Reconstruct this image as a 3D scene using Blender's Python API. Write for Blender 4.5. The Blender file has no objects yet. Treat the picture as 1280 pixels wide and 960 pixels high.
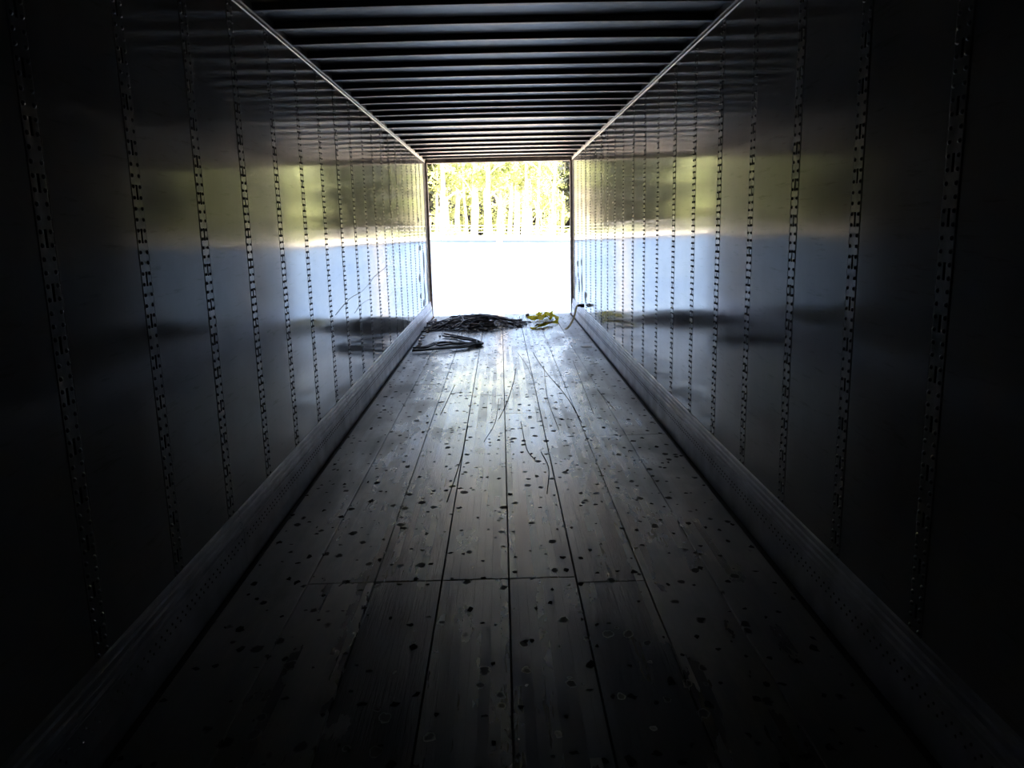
import bpy, bmesh, math, random
from mathutils import Vector, Matrix

# ------------------------------------------------------------------ scene, camera, world, sun, exposure
scn = bpy.context.scene
C = scn.collection
PI = math.pi

cam_d = bpy.data.cameras.new('camera')
cam_d.sensor_fit = 'HORIZONTAL'
cam_d.sensor_width = 36.0
cam_d.lens = 990.0 / 1280.0 * 36.0
cam_d.clip_start = 0.02
cam_d.clip_end = 1000
cam = bpy.data.objects.new('camera', cam_d)
C.objects.link(cam)
EYE = 1.57
cam.matrix_world = Matrix(((0.999629, 0.025303, -0.010111, 0.0),
                           (-0.014859, 0.195142, -0.980662, 0.0),
                           (-0.022841, 0.980449, 0.195445, EYE),
                           (0, 0, 0, 1)))
scn.camera = cam

world = bpy.data.worlds.new('sky')
scn.world = world
world.use_nodes = True
wn = world.node_tree.nodes
wl = world.node_tree.links
wn.clear()
w_out = wn.new('ShaderNodeOutputWorld')
w_bg = wn.new('ShaderNodeBackground')
w_sky = wn.new('ShaderNodeTexSky')
w_sky.sky_type = 'NISHITA'
w_sky.sun_disc = False
w_sky.sun_elevation = math.radians(68)
w_sky.sun_rotation = math.radians(150)
w_sky.air_density = 1.0
w_sky.dust_density = 9.0
w_bg.inputs['Strength'].default_value = 0.2
wl.new(w_sky.outputs[0], w_bg.inputs['Color'])
wl.new(w_bg.outputs[0], w_out.inputs['Surface'])

sun_d = bpy.data.lights.new('sun', 'SUN')
sun_d.energy = 7.0
sun_d.angle = math.radians(0.6)
sun_d.color = (1.0, 0.95, 0.86)
sun = bpy.data.objects.new('sun', sun_d)
C.objects.link(sun)
_el, _az = math.radians(68), math.radians(-25)      # high, behind the trailer's nose and to the left
sun_dir = Vector((math.sin(_az) * math.cos(_el), -math.cos(_az) * math.cos(_el), math.sin(_el)))
sun.rotation_euler = sun_dir.to_track_quat('Z', 'Y').to_euler()

scn.view_settings.view_transform = 'Standard'
scn.view_settings.look = 'None'
scn.view_settings.gamma = 1.0
scn.view_settings.use_curve_mapping = False
scn.view_settings.exposure = 2.55
scn.cycles.use_denoising = True
scn.cycles.max_bounces = 12
scn.cycles.diffuse_bounces = 6
scn.cycles.glossy_bounces = 6

# ------------------------------------------------------------------ material helpers
MATS = {}

def new_mat(name):
    m = bpy.data.materials.new(name)
    m.use_nodes = True
    nt = m.node_tree
    p = nt.nodes['Principled BSDF']
    MATS[name] = m
    return m, nt, p

def nd(nt, kind, **kw):
    n = nt.nodes.new(kind)
    for k, v in kw.items():
        if k in n.inputs:
            n.inputs[k].default_value = v
        else:
            setattr(n, k, v)
    return n

def ramp(nt, src, stops):
    r = nt.nodes.new('ShaderNodeValToRGB')
    el = r.color_ramp.elements
    el[0].position, el[0].color = stops[0][0], (*stops[0][1], 1)
    el[1].position, el[1].color = stops[-1][0], (*stops[-1][1], 1)
    for pos, col in stops[1:-1]:
        e = el.new(pos)
        e.color = (*col, 1)
    nt.links.new(src, r.inputs[0])
    return r

def mapped(nt, scale=(1, 1, 1), coord='world'):
    if coord == 'world':
        g = nt.nodes.new('ShaderNodeNewGeometry')
        src = g.outputs['Position']
    else:
        g = nt.nodes.new('ShaderNodeTexCoord')
        src = g.outputs['Object']
    mp = nt.nodes.new('ShaderNodeMapping')
    mp.inputs['Scale'].default_value = scale
    nt.links.new(src, mp.inputs['Vector'])
    return mp.outputs['Vector']

def noise(nt, vec, scale, detail=3.0, rough=0.55, dist=0.0):
    n = nt.nodes.new('ShaderNodeTexNoise')
    n.inputs['Scale'].default_value = scale
    n.inputs['Detail'].default_value = detail
    n.inputs['Roughness'].default_value = rough
    n.inputs['Distortion'].default_value = dist
    nt.links.new(vec, n.inputs['Vector'])
    return n

def mix(nt, fac, a, b, mode='MIX'):
    m = nt.nodes.new('ShaderNodeMix')
    m.data_type = 'RGBA'
    m.blend_type = mode
    if isinstance(fac, (int, float)):
        m.inputs[0].default_value = fac
    else:
        nt.links.new(fac, m.inputs[0])
    for sock, v in ((m.inputs[6], a), (m.inputs[7], b)):
        if isinstance(v, tuple):
            sock.default_value = (*v, 1)
        else:
            nt.links.new(v, sock)
    return m.outputs[2]

def math_n(nt, op, a, b=None, clamp=False):
    m = nt.nodes.new('ShaderNodeMath')
    m.operation = op
    m.use_clamp = clamp
    for s, v in ((m.inputs[0], a), (m.inputs[1], b)):
        if v is None:
            continue
        if isinstance(v, (int, float)):
            s.default_value = v
        else:
            nt.links.new(v, s)
    return m.outputs[0]

def bump(nt, p, h, strength, dist, prev=None):
    b = nt.nodes.new('ShaderNodeBump')
    b.inputs['Strength'].default_value = strength
    b.inputs['Distance'].default_value = dist
    nt.links.new(h, b.inputs['Height'])
    if prev:
        nt.links.new(prev, b.inputs['Normal'])
    nt.links.new(b.outputs[0], p.inputs['Normal'])
    return b.outputs[0]

def simple(name, col, rough=0.5, metal=0.0, var=0.25, scale=9.0, coord='object', spec=0.5):
    m, nt, p = new_mat(name)
    v = mapped(nt, coord=coord)
    n = noise(nt, v, scale, 4)
    lo = tuple(c * (1 - var) for c in col)
    hi = tuple(min(1, c * (1 + var)) for c in col)
    r = ramp(nt, n.outputs['Fac'], [(0.3, lo), (0.7, hi)])
    nt.links.new(r.outputs[0], p.inputs['Base Color'])
    p.inputs['Roughness'].default_value = rough
    p.inputs['Metallic'].default_value = metal
    p.inputs['Specular IOR Level'].default_value = spec
    return m

# glossy prepainted liner panels of the side walls
def make_liner():
    m, nt, p = new_mat('wall_liner')
    v = mapped(nt)
    n1 = noise(nt, v, 1.3, 5, 0.6)
    r = ramp(nt, n1.outputs['Fac'], [(0.3, (0.27, 0.26, 0.245)), (0.7, (0.36, 0.35, 0.335))])
    vs = mapped(nt, (1, 0.6, 6.0))
    n2 = noise(nt, vs, 7, 4, 0.65)
    sc = ramp(nt, n2.outputs['Fac'], [(0.30, (0.62, 0.60, 0.58)), (0.42, (1, 1, 1))])
    col = mix(nt, 0.6, r.outputs[0], sc.outputs[0], 'MULTIPLY')
    nt.links.new(col, p.inputs['Base Color'])
    n3 = noise(nt, mapped(nt, (1, 1, 2.2)), 3.2, 4, 0.6)
    rr = nt.nodes.new('ShaderNodeMapRange')
    rr.inputs['From Min'].default_value = 0.3
    rr.inputs['From Max'].default_value = 0.75
    rr.inputs['To Min'].default_value = 0.065
    rr.inputs['To Max'].default_value = 0.13
    nt.links.new(n3.outputs['Fac'], rr.inputs['Value'])
    nt.links.new(rr.outputs[0], p.inputs['Roughness'])
    p.inputs['IOR'].default_value = 1.43
    n4 = noise(nt, mapped(nt, (1, 1, 1.6)), 2.6, 2, 0.5)
    b1 = bump(nt, p, n4.outputs['Fac'], 0.12, 0.004)
    n5 = noise(nt, v, 60, 2, 0.5)
    bump(nt, p, n5.outputs['Fac'], 0.03, 0.002, b1)
    return m

def make_wood():
    m, nt, p = new_mat('floor_wood')
    info = nt.nodes.new('ShaderNodeObjectInfo')
    # glued laths of about 35 mm running the length of each board
    g = nt.nodes.new('ShaderNodeNewGeometry')
    sep = nt.nodes.new('ShaderNodeSeparateXYZ')
    nt.links.new(g.outputs['Position'], sep.inputs[0])
    lx = math_n(nt, 'MULTIPLY', sep.outputs['X'], 1 / 0.038)
    fl = math_n(nt, 'FLOOR', lx)
    ly = math_n(nt, 'MULTIPLY', sep.outputs['Y'], 0.4)
    ly = math_n(nt, 'ADD', ly, math_n(nt, 'MULTIPLY', math_n(nt, 'SINE', math_n(nt, 'MULTIPLY', fl, 12.7)), 3.0))
    cmb = nt.nodes.new('ShaderNodeCombineXYZ')
    nt.links.new(fl, cmb.inputs[0])
    nt.links.new(math_n(nt, 'FLOOR', ly), cmb.inputs[1])
    nt.links.new(info.outputs['Random'], cmb.inputs[2])
    wnz = nt.nodes.new('ShaderNodeTexWhiteNoise')
    nt.links.new(cmb.outputs[0], wnz.inputs['Vector'])
    lath = ramp(nt, wnz.outputs['Value'], [(0.0, (0.070, 0.058, 0.034)), (0.5, (0.112, 0.095, 0.058)), (1.0, (0.172, 0.148, 0.092))])
    grain = noise(nt, mapped(nt, (14, 0.8, 1)), 6, 5, 0.6)
    gr = ramp(nt, grain.outputs['Fac'], [(0.3, (0.55, 0.55, 0.55)), (0.6, (1, 1, 1))])
    c1 = mix(nt, 0.85, lath.outputs[0], gr.outputs[0], 'MULTIPLY')
    # broad stains and long dark streaks along the boards
    st = noise(nt, mapped(nt, (2.0, 0.7, 1)), 1.7, 5, 0.62, 0.3)
    sr = ramp(nt, st.outputs['Fac'], [(0.36, (0.12, 0.11, 0.105)), (0.60, (1, 1, 1))])
    c2 = mix(nt, 0.85, c1, sr.outputs[0], 'MULTIPLY')
    sk = noise(nt, mapped(nt, (9, 0.9, 1)), 1.9, 4, 0.6)
    skr = ramp(nt, sk.outputs['Fac'], [(0.36, (0.2, 0.19, 0.18)), (0.5, (1, 1, 1))])
    c2 = mix(nt, 0.75, c2, skr.outputs[0], 'MULTIPLY')
    # pits and black specks left by nails and pallet feet
    wob = noise(nt, mapped(nt), 30, 2, 0.5)
    vadd = nt.nodes.new('ShaderNodeVectorMath')
    vadd.operation = 'MULTIPLY_ADD'
    nt.links.new(wob.outputs['Color'], vadd.inputs[0])
    vadd.inputs[1].default_value = (0.03, 0.03, 0)
    nt.links.new(mapped(nt, (1, 0.75, 0)), vadd.inputs[2])
    vo = nt.nodes.new('ShaderNodeTexVoronoi')
    vo.inputs['Scale'].default_value = 12.5
    nt.links.new(vadd.outputs[0], vo.inputs['Vector'])
    vs = nt.nodes.new('ShaderNodeSeparateColor')
    nt.links.new(vo.outputs['Color'], vs.inputs[0])
    thr = math_n(nt, 'MULTIPLY', math_n(nt, 'SUBTRACT', vs.outputs[0], 0.12), 0.36)
    pit = math_n(nt, 'MULTIPLY', math_n(nt, 'SUBTRACT', thr, vo.outputs['Distance']), 12.0, True)
    # grime and dull finish towards both walls, where no wheels polish the boards; ragged edge
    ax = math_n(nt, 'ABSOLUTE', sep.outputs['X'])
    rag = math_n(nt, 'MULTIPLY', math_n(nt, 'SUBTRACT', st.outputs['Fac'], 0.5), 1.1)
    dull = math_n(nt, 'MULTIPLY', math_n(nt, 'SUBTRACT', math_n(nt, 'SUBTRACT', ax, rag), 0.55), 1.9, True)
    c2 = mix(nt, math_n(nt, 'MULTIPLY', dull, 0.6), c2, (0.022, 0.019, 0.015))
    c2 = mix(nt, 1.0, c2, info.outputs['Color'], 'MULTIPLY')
    c3 = mix(nt, math_n(nt, 'MULTIPLY', pit, 0.92), c2, (0.012, 0.010, 0.009))
    nt.links.new(c3, p.inputs['Base Color'])
    r1 = math_n(nt, 'MULTIPLY', math_n(nt, 'SUBTRACT', 0.62, st.outputs['Fac'], True), 0.45)
    r2 = math_n(nt, 'MULTIPLY', wnz.outputs['Value'], 0.10)
    rgh = math_n(nt, 'ADD', math_n(nt, 'ADD', r1, r2), math_n(nt, 'ADD', math_n(nt, 'MULTIPLY', dull, 0.17), 0.125))
    rgh = math_n(nt, 'ADD', rgh, math_n(nt, 'MULTIPLY', pit, 0.5), True)
    nt.links.new(rgh, p.inputs['Roughness'])
    p.inputs['IOR'].default_value = 2.1
    nt.links.new(math_n(nt, 'SUBTRACT', 0.5, math_n(nt, 'MULTIPLY', pit, 0.42)), p.inputs['Specular IOR Level'])
    # lath joints, grain and dents as fine relief
    fr = math_n(nt, 'FRACT', lx)
    edge = math_n(nt, 'ABSOLUTE', math_n(nt, 'SUBTRACT', fr, 0.5))
    groove = math_n(nt, 'GREATER_THAN', edge, 0.47)
    hgt = math_n(nt, 'SUBTRACT', grain.outputs['Fac'], math_n(nt, 'MULTIPLY', groove, math_n(nt, 'MULTIPLY', wnz.outputs['Value'], 0.9)))
    b1 = bump(nt, p, hgt, 0.6, 0.0014)
    dn = noise(nt, mapped(nt, (1, 0.35, 1)), 30, 3, 0.6)
    bump(nt, p, dn.outputs['Fac'], 0.14, 0.002, b1)
    return m

def make_blue():
    m, nt, p = new_mat('blue_wall_paint')
    n1 = noise(nt, mapped(nt, (1, 1, 1.6)), 0.9, 5, 0.6)
    r = ramp(nt, n1.outputs['Fac'], [(0.3, (0.085, 0.155, 0.305)), (0.7, (0.15, 0.225, 0.345))])
    n2 = noise(nt, mapped(nt, (5, 5, 0.5)), 3, 4, 0.6)
    r2 = ramp(nt, n2.outputs['Fac'], [(0.35, (0.75, 0.75, 0.75)), (0.6, (1, 1, 1))])
    c = mix(nt, 0.5, r.outputs[0], r2.outputs[0], 'MULTIPLY')
    nt.links.new(c, p.inputs['Base Color'])
    p.inputs['Roughness'].default_value = 0.7
    n3 = noise(nt, mapped(nt), 40, 4, 0.6)
    bump(nt, p, n3.outputs['Fac'], 0.4, 0.006)
    return m

def make_leaf(name, lo, hi, trans):
    m, nt, p = new_mat(name)
    v = mapped(nt)
    n = noise(nt, v, 0.45, 4, 0.6)
    r = ramp(nt, n.outputs['Fac'], [(0.32, lo), (0.68, hi)])
    nt.links.new(r.outputs[0], p.inputs['Base Color'])
    p.inputs['Roughness'].default_value = 0.6
    t = nt.nodes.new('ShaderNodeBsdfTranslucent')
    nt.links.new(r.outputs[0], t.inputs['Color'])
    mx = nt.nodes.new('ShaderNodeMixShader')
    mx.inputs[0].default_value = trans
    nt.links.new(p.outputs[0], mx.inputs[1])
    nt.links.new(t.outputs[0], mx.inputs[2])
    out = nt.nodes['Material Output']
    nt.links.new(mx.outputs[0], out.inputs['Surface'])
    return m

M_liner = make_liner()
M_wood = make_wood()
M_blue = make_blue()
M_post = simple('post_aluminium', (0.30, 0.29, 0.275), 0.16, 0.05, 0.25, 14)
M_rivet = simple('rivet_metal', (0.09, 0.088, 0.09), 0.42, 0.6, 0.3, 30)
M_dark = simple('dark_cavity', (0.015, 0.015, 0.016), 0.9, 0, 0.2)
M_scuff = simple('scuff_aluminium', (0.50, 0.50, 0.54), 0.42, 0.55, 0.25, 5)
M_rail = simple('rail_aluminium', (0.40, 0.385, 0.365), 0.40, 0.5, 0.2, 6)
M_roof = simple('roof_sheet', (0.215, 0.20, 0.185), 0.38, 0.4, 0.12, 2)
M_bow = simple('bow_steel', (0.10, 0.10, 0.115), 0.42, 0.3, 0.25, 4)
M_frame = simple('rear_frame_steel', (0.16, 0.13, 0.12), 0.55, 0.3, 0.4, 8)
M_shell = simple('outer_shell', (0.55, 0.55, 0.56), 0.5, 0, 0.1)
M_under = simple('chassis_black', (0.03, 0.03, 0.03), 0.6, 0.2, 0.3)
M_screw = simple('screw_iron', (0.012, 0.010, 0.009), 0.95, 0.0, 0.5, 60, 'object', 0.08)
M_rubber = simple('black_rubber', (0.035, 0.034, 0.042), 0.5, 0, 0.4, 20)
M_rubber_hazed = simple('hazed_rubber', (0.15, 0.15, 0.175), 0.55, 0, 0.4, 20)  # the same black rubber lightened, overexposure haze put into its colour
M_yellow = simple('yellow_webbing', (0.92, 0.76, 0.07), 0.75, 0, 0.3, 25)
def add_translucent(m, fac):
    nt = m.node_tree
    p = nt.nodes['Principled BSDF']
    t = nt.nodes.new('ShaderNodeBsdfTranslucent')
    nt.links.new(p.inputs['Base Color'].links[0].from_socket, t.inputs['Color'])
    mx = nt.nodes.new('ShaderNodeMixShader')
    mx.inputs[0].default_value = fac
    nt.links.new(p.outputs[0], mx.inputs[1])
    nt.links.new(t.outputs[0], mx.inputs[2])
    nt.links.new(mx.outputs[0], nt.nodes['Material Output'].inputs['Surface'])
add_translucent(M_yellow, 0.6)
M_olive = simple('soiled_webbing', (0.42, 0.31, 0.10), 0.8, 0, 0.35, 20)
M_cement = simple('cement', (0.29, 0.26, 0.23), 0.85, 0, 0.2, 4)
M_coping = simple('coping_cement', (0.60, 0.575, 0.53), 0.85, 0, 0.15, 6)
M_ground = simple('ground_gravel', (0.56, 0.48, 0.37), 0.95, 0, 0.35, 1.6, 'world')
M_wire = simple('galvanised_wire', (0.55, 0.55, 0.55), 0.45, 0.7, 0.1)
M_bark = simple('pale_bark', (0.78, 0.73, 0.62), 0.85, 0, 0.3, 2.2)
M_bark2 = simple('dark_bark', (0.06, 0.05, 0.04), 0.9, 0, 0.3, 3)
M_leafA = make_leaf('leaf_yellow_green', (0.30, 0.37, 0.13), (0.58, 0.62, 0.32), 0.4)
M_leafB = make_leaf('leaf_olive', (0.22, 0.27, 0.11), (0.46, 0.49, 0.26), 0.35)
M_leafC = make_leaf('needle_dark', (0.010, 0.014, 0.010), (0.028, 0.034, 0.022), 0.1)
M_paper = simple('white_scrap', (0.8, 0.79, 0.76), 0.8, 0, 0.1, 30)
M_brown = simple('brown_scrap', (0.16, 0.09, 0.06), 0.8, 0, 0.3, 30)
M_grass = simple('grass_field', (0.16, 0.19, 0.06), 0.95, 0, 0.4, 0.8, 'world')

# ------------------------------------------------------------------ mesh helpers
def box(bm, x0, x1, y0, y1, z0, z1, mat=0):
    vs = [bm.verts.new((x, y, z)) for x in (x0, x1) for y in (y0, y1) for z in (z0, z1)]
    for q in ((0, 1, 3, 2), (4, 6, 7, 5), (0, 4, 5, 1), (2, 3, 7, 6), (0, 2, 6, 4), (1, 5, 7, 3)):
        f = bm.faces.new([vs[i] for i in q])
        f.material_index = mat
    return vs

def to_mesh(name, bm, mats, smooth=False, bevel=0):
    if bevel:
        bmesh.ops.bevel(bm, geom=bm.edges[:], offset=bevel, segments=1, affect='EDGES')
    bmesh.ops.recalc_face_normals(bm, faces=bm.faces[:])
    me = bpy.data.meshes.new(name)
    bm.to_mesh(me)
    bm.free()
    for m in (mats if isinstance(mats, (list, tuple)) else [mats]):
        me.materials.append(m)
    if smooth:
        for p in me.polygons:
            p.use_smooth = True
    return me

def link(name, me, parent=None, loc=(0, 0, 0), rot=(0, 0, 0)):
    o = bpy.data.objects.new(name, me)
    C.objects.link(o)
    o.location = loc
    o.rotation_euler = rot
    if parent:
        o.parent = parent
    return o

def tag(o, label, cat, group=None, kind=None):
    o['label'] = label
    o['category'] = cat
    if group:
        o['group'] = group
    if kind:
        o['kind'] = kind
    return o

def boxo(name, dims, mat, parent=None, bevel=0):
    bm = bmesh.new()
    box(bm, *dims)
    return link(name, to_mesh(name, bm, mat, bevel=bevel), parent)

def tube(bm, pts, radii, sides=6, cap=True):
    n = len(pts)
    rings = []
    up = Vector((0.13, 0.21, 0.97))
    for i, pnt in enumerate(pts):
        a = pts[max(0, i - 1)]
        b = pts[min(n - 1, i + 1)]
        t = (b - a)
        t = t.normalized() if t.length > 1e-9 else Vector((0, 1, 0))
        s = t.cross(up)
        if s.length < 1e-3:
            s = t.cross(Vector((1, 0, 0)))
        s.normalize()
        w = s.cross(t).normalized()
        r = radii[i] if isinstance(radii, (list, tuple)) else radii
        rings.append([bm.verts.new(pnt + (s * math.cos(k * 2 * PI / sides) + w * math.sin(k * 2 * PI / sides)) * r) for k in range(sides)])
    for i in range(n - 1):
        for k in range(sides):
            bm.faces.new((rings[i][k], rings[i][(k + 1) % sides], rings[i + 1][(k + 1) % sides], rings[i + 1][k]))
    if cap:
        bm.faces.new(rings[0][::-1])
        bm.faces.new(rings[-1])

def ribbon(bm, pts, sides_v, width, thick):
    """flat strap: pts centre line, sides_v a vector per point along the width"""
    rows = []
    n = len(pts)
    for i, pnt in enumerate(pts):
        a = pts[max(0, i - 1)]
        b = pts[min(n - 1, i + 1)]
        t = (b - a).normalized()
        s = sides_v[i] - t * sides_v[i].dot(t)
        s.normalize()
        nn = t.cross(s).normalized()
        rows.append([bm.verts.new(pnt + s * (width / 2) * u + nn * (thick / 2) * w) for u, w in ((-1, -1), (1, -1), (1, 1), (-1, 1))])
    for i in range(n - 1):
        for k in range(4):
            bm.faces.new((rows[i][k], rows[i][(k + 1) % 4], rows[i + 1][(k + 1) % 4], rows[i + 1][k]))
    bm.faces.new(rows[0][::-1])
    bm.faces.new(rows[-1])

def smooth_path(ctrl, n):
    """Catmull-Rom through control points"""
    P = [Vector(c) for c in ctrl]
    P = [P[0] * 2 - P[1]] + P + [P[-1] * 2 - P[-2]]
    out = []
    segs = len(P) - 3
    for k in range(n):
        u = k / (n - 1) * segs
        i = min(int(u), segs - 1)
        t = u - i
        p0, p1, p2, p3 = P[i:i + 4]
        out.append(0.5 * ((2 * p1) + (p2 - p0) * t + (2 * p0 - 5 * p1 + 4 * p2 - p3) * t * t + (3 * p1 - p0 - 3 * p2 + p3) * t ** 3))
    return out

# ------------------------------------------------------------------ trailer dimensions
HW = 1.2825           # half the inside width
Y0, Y1 = -1.75, 14.30  # nose wall, rear opening
WB, WT = 0.270, 2.683  # liner panel bottom and top
PITCH = 0.6096
STRIP0 = 2.294         # first splice post in front of the camera
PW = 0.088             # post width

# ---- shared meshes for the liner panels and posts (built for a wall whose inner face looks +X; local origin on the face)
def post_mesh():
    bm = bmesh.new()
    h = WT - WB
    cell = 0.1524
    n = int(h / cell)
    z = 0.0
    hw = PW / 2 - 0.006
    d = 0.0005
    sw, sh = 0.0065, 0.026
    def quad(y0, y1, z0, z1, mat=0):
        f = bm.faces.new([bm.verts.new((d, a, b)) for a, b in ((y0, z0), (y1, z0), (y1, z1), (y0, z1))])
        f.material_index = mat
    for i in range(n):
        c = z + cell / 2
        quad(-hw, hw, z, c - sh)
        quad(-hw, -sw, c - sh, c + sh)
        quad(sw, hw, c - sh, c + sh)
        quad(-hw, hw, c + sh, z + cell)
        # slot recess
        e = d - 0.014
        for a in (((d, -sw), (e, -sw)), ((d, sw), (e, sw))):
            f = bm.faces.new([bm.verts.new(v) for v in ((a[0][0], a[0][1], c - sh), (a[1][0], a[1][1], c - sh), (a[1][0], a[1][1], c + sh), (a[0][0], a[0][1], c + sh))])
            f.material_index = 1
        for zz in (c - sh, c + sh):
            f = bm.faces.new([bm.verts.new(v) for v in ((d, -sw, zz), (d, sw, zz), (e, sw, zz), (e, -sw, zz))])
            f.material_index = 1
        f = bm.faces.new([bm.verts.new(v) for v in ((e, -sw, c - sh), (e, sw, c - sh), (e, sw, c + sh), (e, -sw, c + sh))])
        f.material_index = 1
        z += cell
    quad(-hw, hw, z, h)
    # side returns
    for s in (-1, 1):
        bm.faces.new([bm.verts.new(v) for v in ((d, s * hw, 0), (d - 0.014, s * hw, 0), (d - 0.014, s * hw, h), (d, s * hw, h))])
    me = bpy.data.meshes.new('splice_post')
    bm.to_mesh(me)
    bm.free()
    me.materials.append(M_post)
    me.materials.append(M_dark)
    return me

def dome(bm, c, axis, side, up, r, h, seg=6):
    rings = []
    for rr, hh in ((r, 0.0), (r * 0.72, h * 0.75)):
        rings.append([bm.verts.new(c + side * (rr * math.cos(k * 2 * PI / seg)) + up * (rr * math.sin(k * 2 * PI / seg)) + axis * hh) for k in range(seg)])
    top = bm.verts.new(c + axis * h)
    for k in range(seg):
        bm.faces.new((rings[0][k], rings[0][(k + 1) % seg], rings[1][(k + 1) % seg], rings[1][k]))
        bm.faces.new((rings[1][k], rings[1][(k + 1) % seg], top))

def rivet_mesh():
    bm = bmesh.new()
    h = WT - WB
    n = int(h / 0.0381)
    for i in range(n):
        z = (i + 0.5) * 0.0381
        for s in (-1, 1):
            dome(bm, Vector((0.0005, s * 0.0255, z)), Vector((1, 0, 0)), Vector((0, 1, 0)), Vector((0, 0, 1)), 0.0082, 0.0065)
    return to_mesh('post_rivets', bm, M_rivet, smooth=True)

PANEL_W = PITCH - PW
def panel_mesh(w):
    bm = bmesh.new()
    box(bm, -0.010, 0.0, -w / 2, w / 2, 0, WT - WB)
    return to_mesh('liner_panel', bm, M_liner, bevel=0.0012)

ME_post, ME_riv, ME_panel = post_mesh(), rivet_mesh(), panel_mesh(PANEL_W)
RND = random.Random(5)

strips = []
y = STRIP0
while y - PITCH > Y0 + 0.05:
    y -= PITCH
while y < Y1 - 0.12:
    strips.append(y)
    y += PITCH

def build_wall(name, sgn, label):
    # outer shell of the wall is the object itself
    bm = bmesh.new()
    xi = sgn * (HW + 0.019)
    xo = sgn * (HW + 0.045)
    box(bm, min(xi, xo), max(xi, xo), Y0, Y1, -0.05, 2.80)
    w = link(name, to_mesh(name, bm, [M_dark]))
    tag(w, label, 'wall', kind='structure')
    rz = 0 if sgn < 0 else PI
    wall_rot = (0, 0, rz)
    edges = [Y0 + 0.002] + strips + [Y1 - 0.03]
    for i in range(len(edges) - 1):
        a = edges[i] + (PW / 2 if i > 0 else 0)
        b = edges[i + 1] - (PW / 2 if i < len(edges) - 2 else 0)
        if abs((b - a) - PANEL_W) < 1e-4:
            me = ME_panel
        else:
            me = panel_mesh(b - a)
        # each sheet sits a hair out of true
        link('liner_panel', me, w, (sgn * HW, (a + b) / 2, WB), (0, RND.uniform(-0.001, 0.001), rz + RND.uniform(-0.0012, 0.0012)))
    for y in strips:
        po = link('splice_post', ME_post, w, (sgn * HW, y, WB), wall_rot)
        rv = link('post_rivets', ME_riv, po)
        rv['kind'] = 'stuff'
    # ribbed base rail, scuff plates with punched rows
    d = lambda q: sgn * (HW - q)
    prof = [(0.0, 0.275), (0.010, 0.272), (0.012, 0.258), (0.005, 0.254), (0.005, 0.246), (0.014, 0.242), (0.015, 0.228),
            (0.007, 0.224), (0.007, 0.216), (0.017, 0.212), (0.018, 0.199), (0.010, 0.195), (0.010, 0.186), (0.022, 0.183), (0.023, 0.174), (-0.012, 0.174), (-0.012, 0.275)]
    nseg = 6
    L = (Y1 - 0.03 - Y0) / nseg
    for k in range(nseg):
        a, b = Y0 + k * L + 0.001, Y0 + (k + 1) * L - 0.002
        bm = bmesh.new()
        r0 = [bm.verts.new((d(q), a, z)) for q, z in prof]
        r1 = [bm.verts.new((d(q), b, z)) for q, z in prof]
        m = len(prof)
        for i in range(m):
            bm.faces.new((r0[i], r0[(i + 1) % m], r1[(i + 1) % m], r1[i]))
        bm.faces.new(r0[::-1])
        bm.faces.new(r1)
        link('base_rail', to_mesh('base_rail', bm, M_scuff), w)
        bm = bmesh.new()
        pp = [(0.024, 0.173), (0.026, 0.060), (0.031, 0.004), (0.029, -0.012), (-0.012, -0.012), (-0.012, 0.173)]
        r0 = [bm.verts.new((d(q), a, z)) for q, z in pp]
        r1 = [bm.verts.new((d(q), b, z)) for q, z in pp]
        m = len(pp)
        for i in range(m):
            bm.faces.new((r0[i], r0[(i + 1) % m], r1[(i + 1) % m], r1[i]))
        bm.faces.new(r0[::-1])
        bm.faces.new(r1)
        sp = link('scuff_plate', to_mesh('scuff_plate', bm, M_scuff), w)
        bm = bmesh.new()
        y = a + 0.04
        j = 0
        while y < b - 0.03:
            for zz, off in ((0.145, 0), (0.120, 0.024)):
                dome(bm, Vector((d(0.0245), y + off, zz)), Vector((-sgn, 0, 0)), Vector((0, 1, 0)), Vector((0, 0, 1)), 0.006, 0.004, 5)
            y += 0.048
            j += 1
        rv = link('plate_rivets', to_mesh('plate_rivets', bm, M_rivet, smooth=True), sp)
        rv['kind'] = 'stuff'
    return w

wall_l = build_wall('wall_left', -1, 'glossy riveted grey liner wall on the left of the trailer')
wall_r = build_wall('wall_right', 1, 'glossy riveted grey liner wall on the right of the trailer')

# torn gouges in the last panels by the opening
def gouge(w, sgn, y, z, ln, wd, tilt):
    bm = bmesh.new()
    n = 7
    L_, R_, T_ = [], [], []
    for i in range(n):
        t = i / (n - 1)
        q = math.sin(PI * t) ** 0.8
        zz = (t - 0.5) * ln
        yy = tilt * (t - 0.5) * ln + 0.01 * math.sin(9 * t)
        L_.append(bm.verts.new((0.0006, yy - wd * q / 2, zz)))
        R_.append(bm.verts.new((0.0006, yy + wd * q / 2, zz)))
        T_.append(bm.verts.new((0.006 * q + 0.0008, yy + wd * q * 0.3, zz)))
    for i in range(n - 1):
        bm.faces.new((L_[i], T_[i], T_[i + 1], L_[i + 1]))
        bm.faces.new((T_[i], R_[i], R_[i + 1], T_[i + 1]))
        bm.faces.new((L_[i], L_[i + 1], R_[i + 1], R_[i]))
    bmesh.ops.remove_doubles(bm, verts=bm.verts[:], dist=1e-5)
    link('gouge', to_mesh('gouge', bm, M_under), w, (sgn * HW, y, z), (0, 0, 0 if sgn < 0 else PI))
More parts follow.
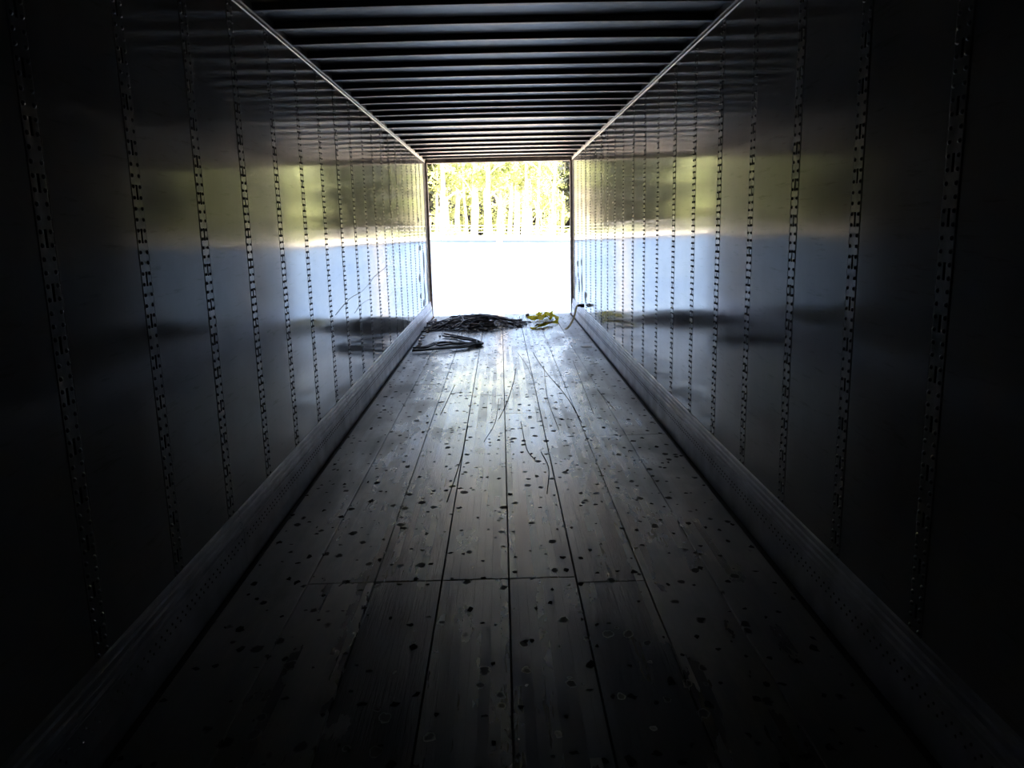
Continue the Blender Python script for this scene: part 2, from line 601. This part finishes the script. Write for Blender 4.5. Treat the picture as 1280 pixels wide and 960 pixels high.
for y, z, ln, wd, tl in ((12.82, 1.26, .10, .10, .1), (13.36, 1.0, .40, .07, .25), (12.55, .80, .14, .09, 0), (13.95, .36, .34, .06, -.3), (13.30, .52, .42, .06, -.25),
                         (13.05, .36, .14, .10, .1), (13.65, 1.55, .12, .05, 0), (13.8, .72, .5, .05, .15), (12.75, 1.7, .08, .05, 0), (12.6, .52, .10, .08, .1)):
    gouge(wall_l, -1, y, z, ln, wd * 3.0, tl)
for y, z, ln, wd, tl in ((13.37, .93, .12, .10, 0), (12.75, .98, .12, .08, .1), (13.3, .74, .09, .07, 0), (12.68, .66, .34, .08, .35), (12.05, .52, .10, .09, -.4), (12.2, .47, .2, .07, .5),
                         (13.1, .58, .26, .05, .2), (13.7, .62, .3, .04, -.2)):
    gouge(wall_r, 1, y, z, ln, wd * 3.0, -tl)
# long scratch scored into the left liner
bm = bmesh.new()
pth = smooth_path([(-HW + .0008, 6.1, .93), (-HW + .0008, 6.7, 1.0), (-HW + .0008, 7.4, 1.02), (-HW + .0008, 8.1, 1.10), (-HW + .0008, 9.0, 1.16)], 30)
tube(bm, pth, 0.0022, 4)
link('scratch', to_mesh('scratch', bm, M_under), wall_l)
bm = bmesh.new()
tube(bm, smooth_path([(-HW + .0008, 6.9, .86), (-HW + .0008, 7.2, .90), (-HW + .0008, 7.7, .91)], 16), 0.002, 4)
link('scratch', to_mesh('scratch', bm, M_under), wall_l)

# nose wall behind the camera
wf = boxo('wall_front', (-HW - .045, HW + .045, Y0 - .05, Y0, -.05, 2.80), M_liner)
tag(wf, 'plain closed nose wall at the front end of the trailer', 'wall', kind='structure')

# ------------------------------------------------------------------ floor
floor = boxo('floor', (-HW - .04, HW + .04, Y0, Y1 + .02, -.11, -.034), M_under)
tag(floor, 'worn laminated wood plank floor running the length of the trailer', 'floor', kind='structure')
BW = 0.3048
rf = random.Random(21)
joint_sets = [[0.9, 7.97, 12.2], [3.36, 7.97, 11.4], [3.36, 10.45], [0.4, 3.36, 10.45], [3.36, 6.6, 10.45], [3.30, 10.45], [1.6, 5.80, 10.45], [-0.4, 5.80, 10.6]]
for lane in range(8):
    xa = -4 * BW + lane * BW
    ys = [Y0 + .004] + [j for j in joint_sets[lane]] + [Y1 - .01]
    for i in range(len(ys) - 1):
        bm = bmesh.new()
        box(bm, xa + .0026, xa + BW - .0026, ys[i] + .003, ys[i + 1] - .003, -.034, 0.0 + rf.uniform(-.0015, .0))
        tone = rf.uniform(.62, .8) if ys[i + 1] < 3.5 else rf.uniform(.8, 1.15)  # boards near the nose: own darker tone plus near-end vignette put into the colour
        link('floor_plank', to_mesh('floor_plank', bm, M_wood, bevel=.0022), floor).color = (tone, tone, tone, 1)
# rear threshold plate
boxo('threshold_plate', (-HW + .05, HW - .05, Y1 - .008, Y1 + .06, -.03, .002), M_scuff, floor, bevel=.002)
# floor screws: rows over every cross-member, pits and splinters round them
bm = bmesh.new()
yy = Y0 + .2
row = 0
while yy < Y1 - .15:
    for lane in range(8):
        for k in range(4):
            if rf.random() < .15:
                continue
            x = -4 * BW + lane * BW + BW * (k + .5) / 4 + rf.uniform(-.03, .03)
            yv = yy + rf.uniform(-.11, .11)
            r = rf.choice((.008, .009, .010, .012, .014, .017))
            n = 7
            a0 = rf.random() * 6
            c = bm.verts.new((x, yv, .0022))
            el = rf.uniform(.5, 1.7)
            ring = [bm.verts.new((x + math.cos(a0 + q * 2 * PI / n) * r * rf.uniform(.35, 1.35), yv + math.sin(a0 + q * 2 * PI / n) * r * el * rf.uniform(.35, 1.35), .0004)) for q in range(n)]
            for q in range(n):
                bm.faces.new((c, ring[q], ring[(q + 1) % n]))
    yy += .3048
    row += 1
sc = link('floor_screws', to_mesh('floor_screws', bm, M_screw), floor)
sc['kind'] = 'stuff'
# long gouges dragged into the planks
gl = [[(.42, 6.0), (.40, 6.9), (.41, 7.6), (.46, 8.9)], [(.62, 6.2), (.58, 7.2), (.47, 8.4), (.40, 9.4), (.38, 9.9)], [(.20, 5.2), (.15, 5.5), (.13, 6.3)],
      [(-.05, 6.4), (.02, 7.0), (.10, 8.0), (.14, 8.8)], [(.75, 6.5), (.78, 7.6), (.82, 9.2)], [(-.16, 5.7), (-.08, 6.3), (-.05, 7.2)], [(.95, 6.6), (.9, 7.5)],
      [(-.35, 4.4), (-.31, 5.3), (-.30, 6.2)], [(.24, 4.5), (.28, 5.0), (.25, 5.4)], [(-.55, 6.6), (-.50, 7.9)], [(-.38, 7.35), (-.22, 7.38), (-.02, 7.33)], [(.30, 8.2), (.26, 9.0), (.18, 9.9)]]
for g in gl:
    bm = bmesh.new()
    pts = smooth_path([(x, y_, .0006) for x, y_ in g], 22)
    ribbon(bm, pts, [Vector((1, 0, 0))] * 22, rf.uniform(.0035, .007), .0016)
    link('floor_gouge', to_mesh('floor_gouge', bm, M_screw), floor)

# ------------------------------------------------------------------ ceiling, bows, top rails
ceil = boxo('ceiling', (-HW - .045, HW + .045, Y0 - .05, Y1, 2.748, 2.80), M_roof)
tag(ceil, 'bare metal trailer roof with dark cross bows', 'ceiling', kind='structure')
def bow_mesh():
    bm = bmesh.new()
    n = 16
    rings = []
    for i in range(n + 1):
        x = -HW + .012 + (2 * HW - .024) * i / n
        u = x / HW
        zb = 2.709 + .010 * (1 - u * u)
        rings.append([bm.verts.new(v) for v in ((x, -.026, 2.749), (x, -.022, zb + .004), (x, -.018, zb), (x, .018, zb), (x, .022, zb + .004), (x, .026, 2.749))])
    for i in range(n):
        for k in range(5):
            bm.faces.new((rings[i][k], rings[i][k + 1], rings[i + 1][k + 1], rings[i + 1][k]))
    bm.faces.new(rings[0])
    bm.faces.new(rings[-1][::-1])
    return to_mesh('roof_bow', bm, M_bow)
ME_bow = bow_mesh()
bow_y = [8.95 + .612 * k for k in range(9)]
y = 8.95 - .405
while y > Y0 + .1:
    bow_y.append(y)
    y -= .405
for y in sorted(bow_y):
    link('roof_bow', ME_bow, ceil, (0, y, 0))
for s in (-1, 1):
    bm = bmesh.new()
    prof = [(0.0, 2.682), (0.005, 2.680), (0.009, 2.684), (0.009, 2.692), (0.004, 2.696), (0.004, 2.704), (0.013, 2.708), (0.013, 2.747), (-0.02, 2.747), (-0.02, 2.682)]
    m = len(prof)
    r0 = [bm.verts.new((s * (HW - q), Y0, z)) for q, z in prof]
    r1 = [bm.verts.new((s * (HW - q), Y1 - .02, z)) for q, z in prof]
    for i in range(m):
        bm.faces.new((r0[i], r0[(i + 1) % m], r1[(i + 1) % m], r1[i]))
    bm.faces.new(r0[::-1])
    bm.faces.new(r1)
    link('top_rail', to_mesh('top_rail', bm, M_rail), ceil)

# ------------------------------------------------------------------ rear door frame
fr = bpy.data.objects.new('trim_1', None)
C.objects.link(fr)
fr.location = (0, Y1, 0)
tag(fr, 'dark steel rear door frame around the open end of the trailer', 'door frame', kind='structure')
for s in (-1, 1):
    bm = bmesh.new()
    box(bm, min(s * 1.246, s * 1.33), max(s * 1.246, s * 1.33), -.03, .07, 0.0, 2.80)
    link('frame_post', to_mesh('frame_post', bm, M_frame, bevel=.004), fr)
boxo('frame_header', (-1.246, 1.246, -.03, .07, 2.672, 2.80), M_frame, fr, bevel=.004)
boxo('frame_sill', (-1.33, 1.33, .062, .10, -.25, -.002), M_frame, fr, bevel=.004)

# ------------------------------------------------------------------ outside: ground, blue wall, wire, trees
GZ = -1.25
gr = boxo('ground', (-160, 160, -40, 260, GZ - .3, GZ), M_ground)
tag(gr, 'pale gravel ground outside the trailer', 'ground', kind='structure')

WY = 16.85
bw = bpy.data.objects.new('perimeter_wall', None)
C.objects.link(bw)
bw.location = (0, WY, GZ)
bw.rotation_euler = (0, math.radians(1.5), 0)
tag(bw, 'blue painted perimeter wall with pale coping and fence wires behind the open trailer', 'wall')
WH = 2.535
px = [-.085 + 3.05 * k for k in range(-4, 5)]
for i in range(len(px) - 1):
    boxo('wall_panel', (px[i] + .07, px[i + 1] - .07, 0, .15, -.3, WH), M_blue, bw, bevel=.004)
for x in px:
    boxo('pilaster', (x - .07, x + .07, -.008, .17, -.3, WH), M_cement, bw, bevel=.008)
x = px[0]
while x < px[-1]:
    boxo('coping_stone', (x + .002, x + .608, -.022, .18, WH, WH + .055), M_coping, bw, bevel=.008)
    x += .61

bf = bw
for x in px:
    boxo('wire_post', (x - .02, x + .02, .05, .09, WH + .054, WH + .26), M_coping, bf, bevel=.006)
for k in range(4):
    bm = bmesh.new()
    zz = WH + .10 + k * .07
    pts = []
    for i in range(len(px) - 1):
        for j in range(6):
            t = j / 6
            pts.append(Vector((px[i] + (px[i + 1] - px[i]) * t, .045, zz - .02 * math.sin(PI * t))))
    pts.append(Vector((px[-1], .045, zz)))
    tube(bm, pts, .004, 4)
    link('wire_strand', to_mesh('wire_strand', bm, M_wire), bf)

def leaf_mesh(name, mat, rnd, h0, h1, rad, ncl, nlf, size, cone=False):
    verts, faces = [], []
    for c in range(ncl):
        t = rnd.random()
        z = h0 + (h1 - h0) * t
        if cone:
            rr = rad * (1 - t) * 1.0 + .15
        else:
            rr = rad * (math.sin(PI * min(1, .12 + t * .86)) ** .6)
        a = rnd.random() * 2 * PI
        q = rr * math.sqrt(rnd.random())
        cx, cy = math.cos(a) * q, math.sin(a) * q
        cr = rad * rnd.uniform(.16, .34)
        for l in range(nlf):
            o = Vector((rnd.gauss(0, 1), rnd.gauss(0, 1), rnd.gauss(0, .7))) * cr * .6
            p0 = Vector((cx, cy, z)) + o
            u = Vector((rnd.gauss(0, 1), rnd.gauss(0, 1), rnd.gauss(0, .6))).normalized()
            v = u.cross(Vector((rnd.gauss(0, 1), rnd.gauss(0, 1), rnd.gauss(0, 1)))).normalized()
            s = size * rnd.uniform(.6, 1.3)
            b = len(verts)
            verts += [tuple(p0 - u * s), tuple(p0 + v * s * .45), tuple(p0 + u * s), tuple(p0 - v * s * .45)]
            faces.append((b, b + 1, b + 2, b + 3))
    me = bpy.data.meshes.new(name)
    me.from_pydata(verts, [], faces)
    me.materials.append(mat)
    return me

def trunk_mesh(rnd, h, r, lean, mat, nbr):
    bm = bmesh.new()
    pts = [Vector((lean * (i / 8) * h + rnd.uniform(-.08, .08), rnd.uniform(-.08, .08), h * i / 8)) for i in range(9)]
    tube(bm, pts, [r * (1 - .07 * i) for i in range(9)], 7)
    for b in range(nbr):
        i = rnd.randint(3, 7)
        a = rnd.random() * 2 * PI
        ln = h * rnd.uniform(.08, .2)
        p0 = pts[i]
        e = p0 + Vector((math.cos(a) * ln, math.sin(a) * ln, ln * rnd.uniform(.4, 1.2)))
        tube(bm, [p0, p0.lerp(e, .5) + Vector((0, 0, .1 * ln)), e], [r * .35, r * .25, r * .1], 5)
    return to_mesh('trunk', bm, mat, smooth=True)

rt = random.Random(77)
FOL_A = [leaf_mesh('foliage', M_leafA, rt, 4.5, 16, 3.2, 60, 22, .26) for _ in range(4)]
FOL_F = [leaf_mesh('foliage', M_leafA, rt, 6.8, 17, 2.6, 40, 22, .24) for _ in range(3)]
FOL_B = [leaf_mesh('foliage', M_leafB, rt, 1.5, 13, 3.6, 75, 24, .28) for _ in range(3)]
TRK_A = [trunk_mesh(rt, rt.uniform(14, 18), rt.uniform(.16, .34), rt.uniform(-.03, .09), M_bark, 6) for _ in range(6)]
TRK_B = [trunk_mesh(rt, 11, .25, 0, M_bark2, 5) for _ in range(2)]
FOL_C = [leaf_mesh('foliage', M_leafC, rt, 3.9, 19, 3.4, 260, 28, .50) for _ in range(2)]
TRK_C = trunk_mesh(rt, 16.5, .3, 0, M_bark2, 0)
SHR = [leaf_mesh('foliage', M_leafB, rt, .2, 4.0, 2.4, 40, 26, .22) for _ in range(2)]

def tree(name, x, y, trunk, fol, rz, sc, label, group):
    o = bpy.data.objects.new(name, None)
    C.objects.link(o)
    o.location = (x, y, GZ)
    o.rotation_euler = (0, 0, rz)
    o.scale = (sc, sc, sc)
    tag(o, label, 'tree', group)
    if trunk:
        link('trunk', trunk, o)
    link('foliage', fol, o)
    return o

ORD = ['first', 'second', 'third', 'fourth', 'fifth', 'sixth', 'seventh', 'eighth', 'ninth', 'tenth', 'eleventh', 'twelfth', 'thirteenth', 'fourteenth', 'fifteenth',
       'sixteenth', 'seventeenth', 'eighteenth', 'nineteenth', 'twentieth', 'twenty-first']
# slender pale trunks at the forest edge straight behind the opening
front = [-7.0, -6.4, -5.9, -4.9, -3.6, -3.1, -2.6, -1.6, -1.1, -.2, .35, .9, 1.7, 2.5, 3.1, 3.9, 4.6, 5.4, 6.1, 6.8]
for i, x in enumerate(front):
    tree('slender_tree', x, 88 + rt.uniform(-2, 3), TRK_A[i % 6], FOL_F[i % 3], rt.uniform(-.5, .5), rt.uniform(.9, 1.12) if x < 3.5 else rt.uniform(.62, .8),
         ORD[i] + ' slender pale-barked tree from the left at the sunlit forest edge', 'slender trees at the forest edge')
for i in range(10):
    x = -9 + i * 1.9 + rt.uniform(-.4, .4)
    tree('leafy_tree', x, 104 + rt.uniform(-4, 8), TRK_A[(i + 2) % 6], FOL_B[i % 3] if i % 2 else FOL_A[(i + 1) % 4], rt.uniform(0, 6), rt.uniform(.9, 1.2) if x < 3.5 else rt.uniform(.55, .65),
         ORD[i] + ' leafy green tree from the left, deeper in the forest behind the slender trunks', 'leafy trees deeper in the forest')
for s in (-1, 1):
    side = 'left' if s < 0 else 'right'
    for k, (dx, dy) in enumerate(((10.4, 89), (11.8, 99), (13.0, 93), (15.4, 100), (17.6, 106))):
        tree('dark_evergreen', s * dx, dy, TRK_C, FOL_C[k % 2], rt.uniform(0, 6), 1.0,
             ORD[k] + ' dark evergreen outward in the clump ' + side + ' of the forest edge', 'dark evergreens ' + side)
    for k, (dx, dy, sc_) in enumerate(((18.4, 82, .8), (20.2, 90, 1.1), (22.8, 86, 1.2), (26, 90, 1.3), (30, 94, 1.3))):
        tree('olive_tree', s * dx, dy, TRK_B[k % 2], FOL_B[k % 3], rt.uniform(0, 6), sc_,
             ORD[k] + ' olive green tree outward beyond the dark evergreens on the ' + side, 'olive trees ' + side)
for i in range(12):
    tree('shrub', -11 + i * 2.0 + rt.uniform(-.4, .4), 82 + rt.uniform(-2, 2), None, SHR[i % 2], rt.uniform(0, 6), rt.uniform(.5, .75),
         ORD[i] + ' low leafy shrub from the left along the foot of the forest edge', 'shrubs along the forest edge')

# ------------------------------------------------------------------ things lying at the rear end
rp = random.Random(12)
PC = Vector((-.46, 12.85, 0))
def pile_h(x, y):
    u = (x - PC.x) / .72
    v = (y - PC.y) / .85
    q = max(0, 1 - (u * u + v * v))
    return .155 * q ** .8
NC = 64
for i in range(NC):
    ang = rp.gauss(0, .35) + (PI if rp.random() < .5 else 0)
    u = rp.uniform(-.75, .75)
    v = rp.uniform(-.85, .75)
    x = PC.x + .55 * u
    yv = PC.y + .72 * v
    frac = rp.random() ** .6
    pts = []
    a = ang
    n = 26
    step = rp.uniform(.032, .055)
    x -= math.cos(a) * step * n * .5
    yv -= math.sin(a) * step * n * .5
    tw = rp.uniform(-.12, .12)
    for k in range(n):
        hgt = pile_h(x, yv) * frac
        pts.append(Vector((x, yv, hgt + .0135 + .008 * math.sin(k * .9 + i))))
        # steer back to the heap
        tx, ty = PC.x - x, PC.y - yv
        if (tx / .74) ** 2 + (ty / .74) ** 2 > 1.0:
            want = math.atan2(ty, tx)
            da = (want - a + PI) % (2 * PI) - PI
            a += .45 * da
        a += tw + rp.gauss(0, .16)
        x += math.cos(a) * step
        yv += math.sin(a) * step
        x = max(-1.17, x)
    bm = bmesh.new()
    if i % 3 == 0:
        ribbon(bm, pts, [Vector((math.sin(i), math.cos(i), .5))] * n, .034, .005)
    else:
        tube(bm, pts, rp.uniform(.008, .0125), 6)
    o = link('rubber_strap', to_mesh('rubber_strap', bm, M_rubber if i % 5 < 3 else M_rubber_hazed, smooth=(i % 3 != 0)))
    tag(o, 'black rubber strap tangled in the dark heap by the open end', 'strap', 'black straps in the heap')
# strap ends that stick out of the heap
for k, (ctrl, lab) in enumerate((([(.02, 13.1, .06), (.16, 13.15, .04), (.29, 13.2, .02), (.33, 13.2, .018)], 'black strap end poking out of the heap towards the yellow strap'),
                     ([(-.8, 13.15, .05), (-.98, 13.2, .03), (-1.12, 13.25, .02), (-1.18, 13.3, .02)], 'black strap end poking out of the heap towards the left wall'))):
    bm = bmesh.new()
    tube(bm, smooth_path(ctrl, 14), .016, 7)
    tag(link('rubber_strap', to_mesh('rubber_strap', bm, M_rubber, smooth=True)), lab, 'strap')

# folded bundle of black cords in front of the heap
bundle = bpy.data.objects.new('cord_bundle', None)
C.objects.link(bundle)
bundle.location = (-.75, 10.8, 0)
tag(bundle, 'folded bundle of long black rubber cords lying on the planks by the left wall', 'cords')
cords = [
    [(-1.20, 10.42), (-1.05, 10.45), (-.95, 10.78), (-.80, 10.92), (-.55, 10.72), (-.36, 10.72), (-.29, 10.60), (-.36, 10.85), (-.55, 11.05), (-.70, 11.35), (-.88, 11.50)],
    [(-1.19, 10.36), (-1.02, 10.40), (-.90, 10.70), (-.75, 10.80), (-.55, 10.60), (-.38, 10.62), (-.27, 10.56), (-.33, 10.80), (-.50, 10.98), (-.66, 11.25), (-.84, 11.42)],
    [(-1.17, 10.12), (-.98, 10.14), (-.78, 10.35), (-.60, 10.30), (-.45, 10.48), (-.33, 10.50), (-.27, 10.60), (-.40, 10.90), (-.58, 11.15), (-.75, 11.40)],
    [(-1.17, 10.08), (-.95, 10.08), (-.72, 10.18), (-.52, 10.25), (-.40, 10.42), (-.30, 10.50), (-.31, 10.66), (-.44, 10.82)],
    [(-.92, 10.60), (-.84, 10.44), (-.70, 10.50), (-.52, 10.50), (-.40, 10.58), (-.30, 10.58), (-.42, 10.95), (-.62, 11.30), (-.86, 11.55)],
]
for k, cpts in enumerate(cords):
    bm = bmesh.new()
    n = 60
    pts = smooth_path([(x + .75, y_ - 10.8, .014 + .005 * k + .012 * math.sin(2.1 * j + k) ** 2) for j, (x, y_) in enumerate(cpts)], n)
    tube(bm, pts, .0125, 7)
    link('cord', to_mesh('cord', bm, M_rubber, smooth=True), bundle)
bm = bmesh.new()
ring = [Vector((.40 + .0, -.20 + .16 * math.cos(t * 2 * PI / 14), .030 + .036 * math.sin(t * 2 * PI / 14))) for t in range(15)]
tube(bm, ring, .010, 6, cap=False)
link('tie', to_mesh('tie', bm, M_rubber, smooth=True), bundle)

# yellow strap: crumpled folds with a tail
ys = bpy.data.objects.new('cargo_strap', None)
C.objects.link(ys)
ys.location = (.68, 13.1, 0)
tag(ys, 'crumpled yellow cargo strap lying on the floor at the open end', 'strap')
def strap_part(name, ctrl, mat, wid, n=46, wob=.0, parent=ys, origin=(.68, 13.1, 0)):
    pts = [p - Vector(origin) for p in smooth_path(ctrl, n)]
    sv = []
    for i in range(n):
        t = i / (n - 1)
        a = wob * math.sin(t * 13 + len(name))
        sv.append(Vector((.15, math.cos(a), math.sin(a))))
    bm = bmesh.new()
    ribbon(bm, pts, sv, wid, .004)
    return link(name, to_mesh(name, bm, mat), parent)
strap_part('webbing', [(.44, 13.35, .03), (.52, 13.45, .05), (.58, 13.3, .04), (.64, 13.6, .09), (.70, 13.3, .05), (.76, 13.5, .10), (.82, 13.35, .06), (.86, 13.6, .08), (.72, 13.7, .05), (.62, 13.55, .05)], M_yellow, .075, 60, .45)
strap_part('webbing', [(.50, 13.2, .02), (.60, 13.35, .06), (.66, 13.2, .03), (.74, 13.4, .07), (.80, 13.2, .04), (.88, 13.35, .07), (.92, 13.1, .04), (.90, 12.85, .03), (.80, 12.65, .03), (.68, 12.45, .035), (.58, 12.32, .03), (.50, 12.2, .02), (.44, 12.12, .012)], M_yellow, .07, 80, .45)
strap_part('webbing', [(.60, 13.75, .04), (.70, 13.85, .07), (.80, 13.75, .06), (.88, 13.8, .09), (.84, 13.55, .05), (.74, 13.6, .08), (.66, 13.45, .05)], M_yellow, .07, 50, .45)
strap_part('soiled_end', [(.80, 12.60, .05), (.70, 12.48, .055), (.60, 12.36, .05), (.50, 12.26, .035)], M_olive, .06, 20, .5)

# strap hanging from a dark fitting on the right wall
hs = bpy.data.objects.new('hanging_strap', None)
C.objects.link(hs)
hs.location = (1.18, 12.15, 0)
tag(hs, 'dirty yellow strap hanging from a dark fitting on the right wall down to the floor', 'strap')
bm = bmesh.new()
box(bm, 1.20 - 1.18, 1.262 - 1.18, -.055, .055, .325, .375)
link('fitting', to_mesh('fitting', bm, M_under, bevel=.006), hs)
bm = bmesh.new()
box(bm, 1.155 - 1.18, 1.215 - 1.18, -.035, .035, .333, .368)
link('hook', to_mesh('hook', bm, M_under, bevel=.008), hs)
pts = [p - Vector((1.18, 12.15, 0)) for p in smooth_path([(1.175, 12.15, .352), (1.15, 12.15, .34), (1.125, 12.13, .27), (1.10, 12.10, .18), (1.05, 12.06, .09), (1.0, 12.03, .03), (.96, 12.02, .008)], 34)]
bm = bmesh.new()
ribbon(bm, pts, [Vector((-.25, 1, .1))] * 34, .065, .005)
link('webbing', to_mesh('webbing', bm, M_olive), hs)

# small litter
def chip(name, loc, dims, rz, mat, label, cat='debris', group=None, tilt=0.0):
    rr = random.Random(int(loc[0] * 1000) + int(loc[1] * 77))
    bm = bmesh.new()
    n = 7
    lo, hi = [], []
    for k in range(n):
        a = k * 2 * PI / n
        q = rr.uniform(.7, 1.1)
        lo.append(bm.verts.new((math.cos(a) * dims[0] / 2 * q, math.sin(a) * dims[1] / 2 * q, 0)))
        hi.append(bm.verts.new((math.cos(a) * dims[0] / 2 * q * .85, math.sin(a) * dims[1] / 2 * q * .85, dims[2] * rr.uniform(.7, 1.1))))
    for k in range(n):
        bm.faces.new((lo[k], lo[(k + 1) % n], hi[(k + 1) % n], hi[k]))
    bm.faces.new(lo[::-1])
    bm.faces.new(hi)
    o = link(name, to_mesh(name, bm, mat), None, loc, (tilt, 0, rz))
    tag(o, label, cat, group)
    return o
chip('wood_block', (.445, 13.98, .002), (.09, .10, .05), .2, M_brown, 'small brown block on the sill left of the yellow strap', 'block')
chip('paper_scrap', (1.10, 10.22, .001), (.16, .20, .004), .5, M_paper, 'torn white scrap on the floor by the right scuff plate', 'paper')
chip('paper_scrap', (1.04, 8.95, .001), (.13, .035, .003), .1, M_paper, 'thin white sliver on the planks nearer than the torn scrap', 'paper')
chip('rubber_offcut', (-.93, 11.62, .001), (.05, .08, .012), .3, M_rubber, 'small black offcut above the end of the folded cord bundle', 'debris')
chip('rubber_offcut', (.62, 12.15, .001), (.07, .06, .010), .3, M_brown, 'small dark offcut beside the tail of the yellow strap', 'debris')
for k in range(13):
    yv = 10.3 + k * .29 + rp.uniform(-.06, .06)
    mt = (M_paper, M_brown, M_cement, M_paper, M_rubber)[k % 5]
    chip('litter_chip', (-1.172 + rp.uniform(-.015, .03), yv, .001), (.06, rp.uniform(.12, .24), rp.uniform(.01, .03)), rp.uniform(-.3, .3), mt,
         ('broken chip of litter by the left scuff plate, %s counting towards the opening' % ORD[k]), 'debris', 'litter chips along the left wall')
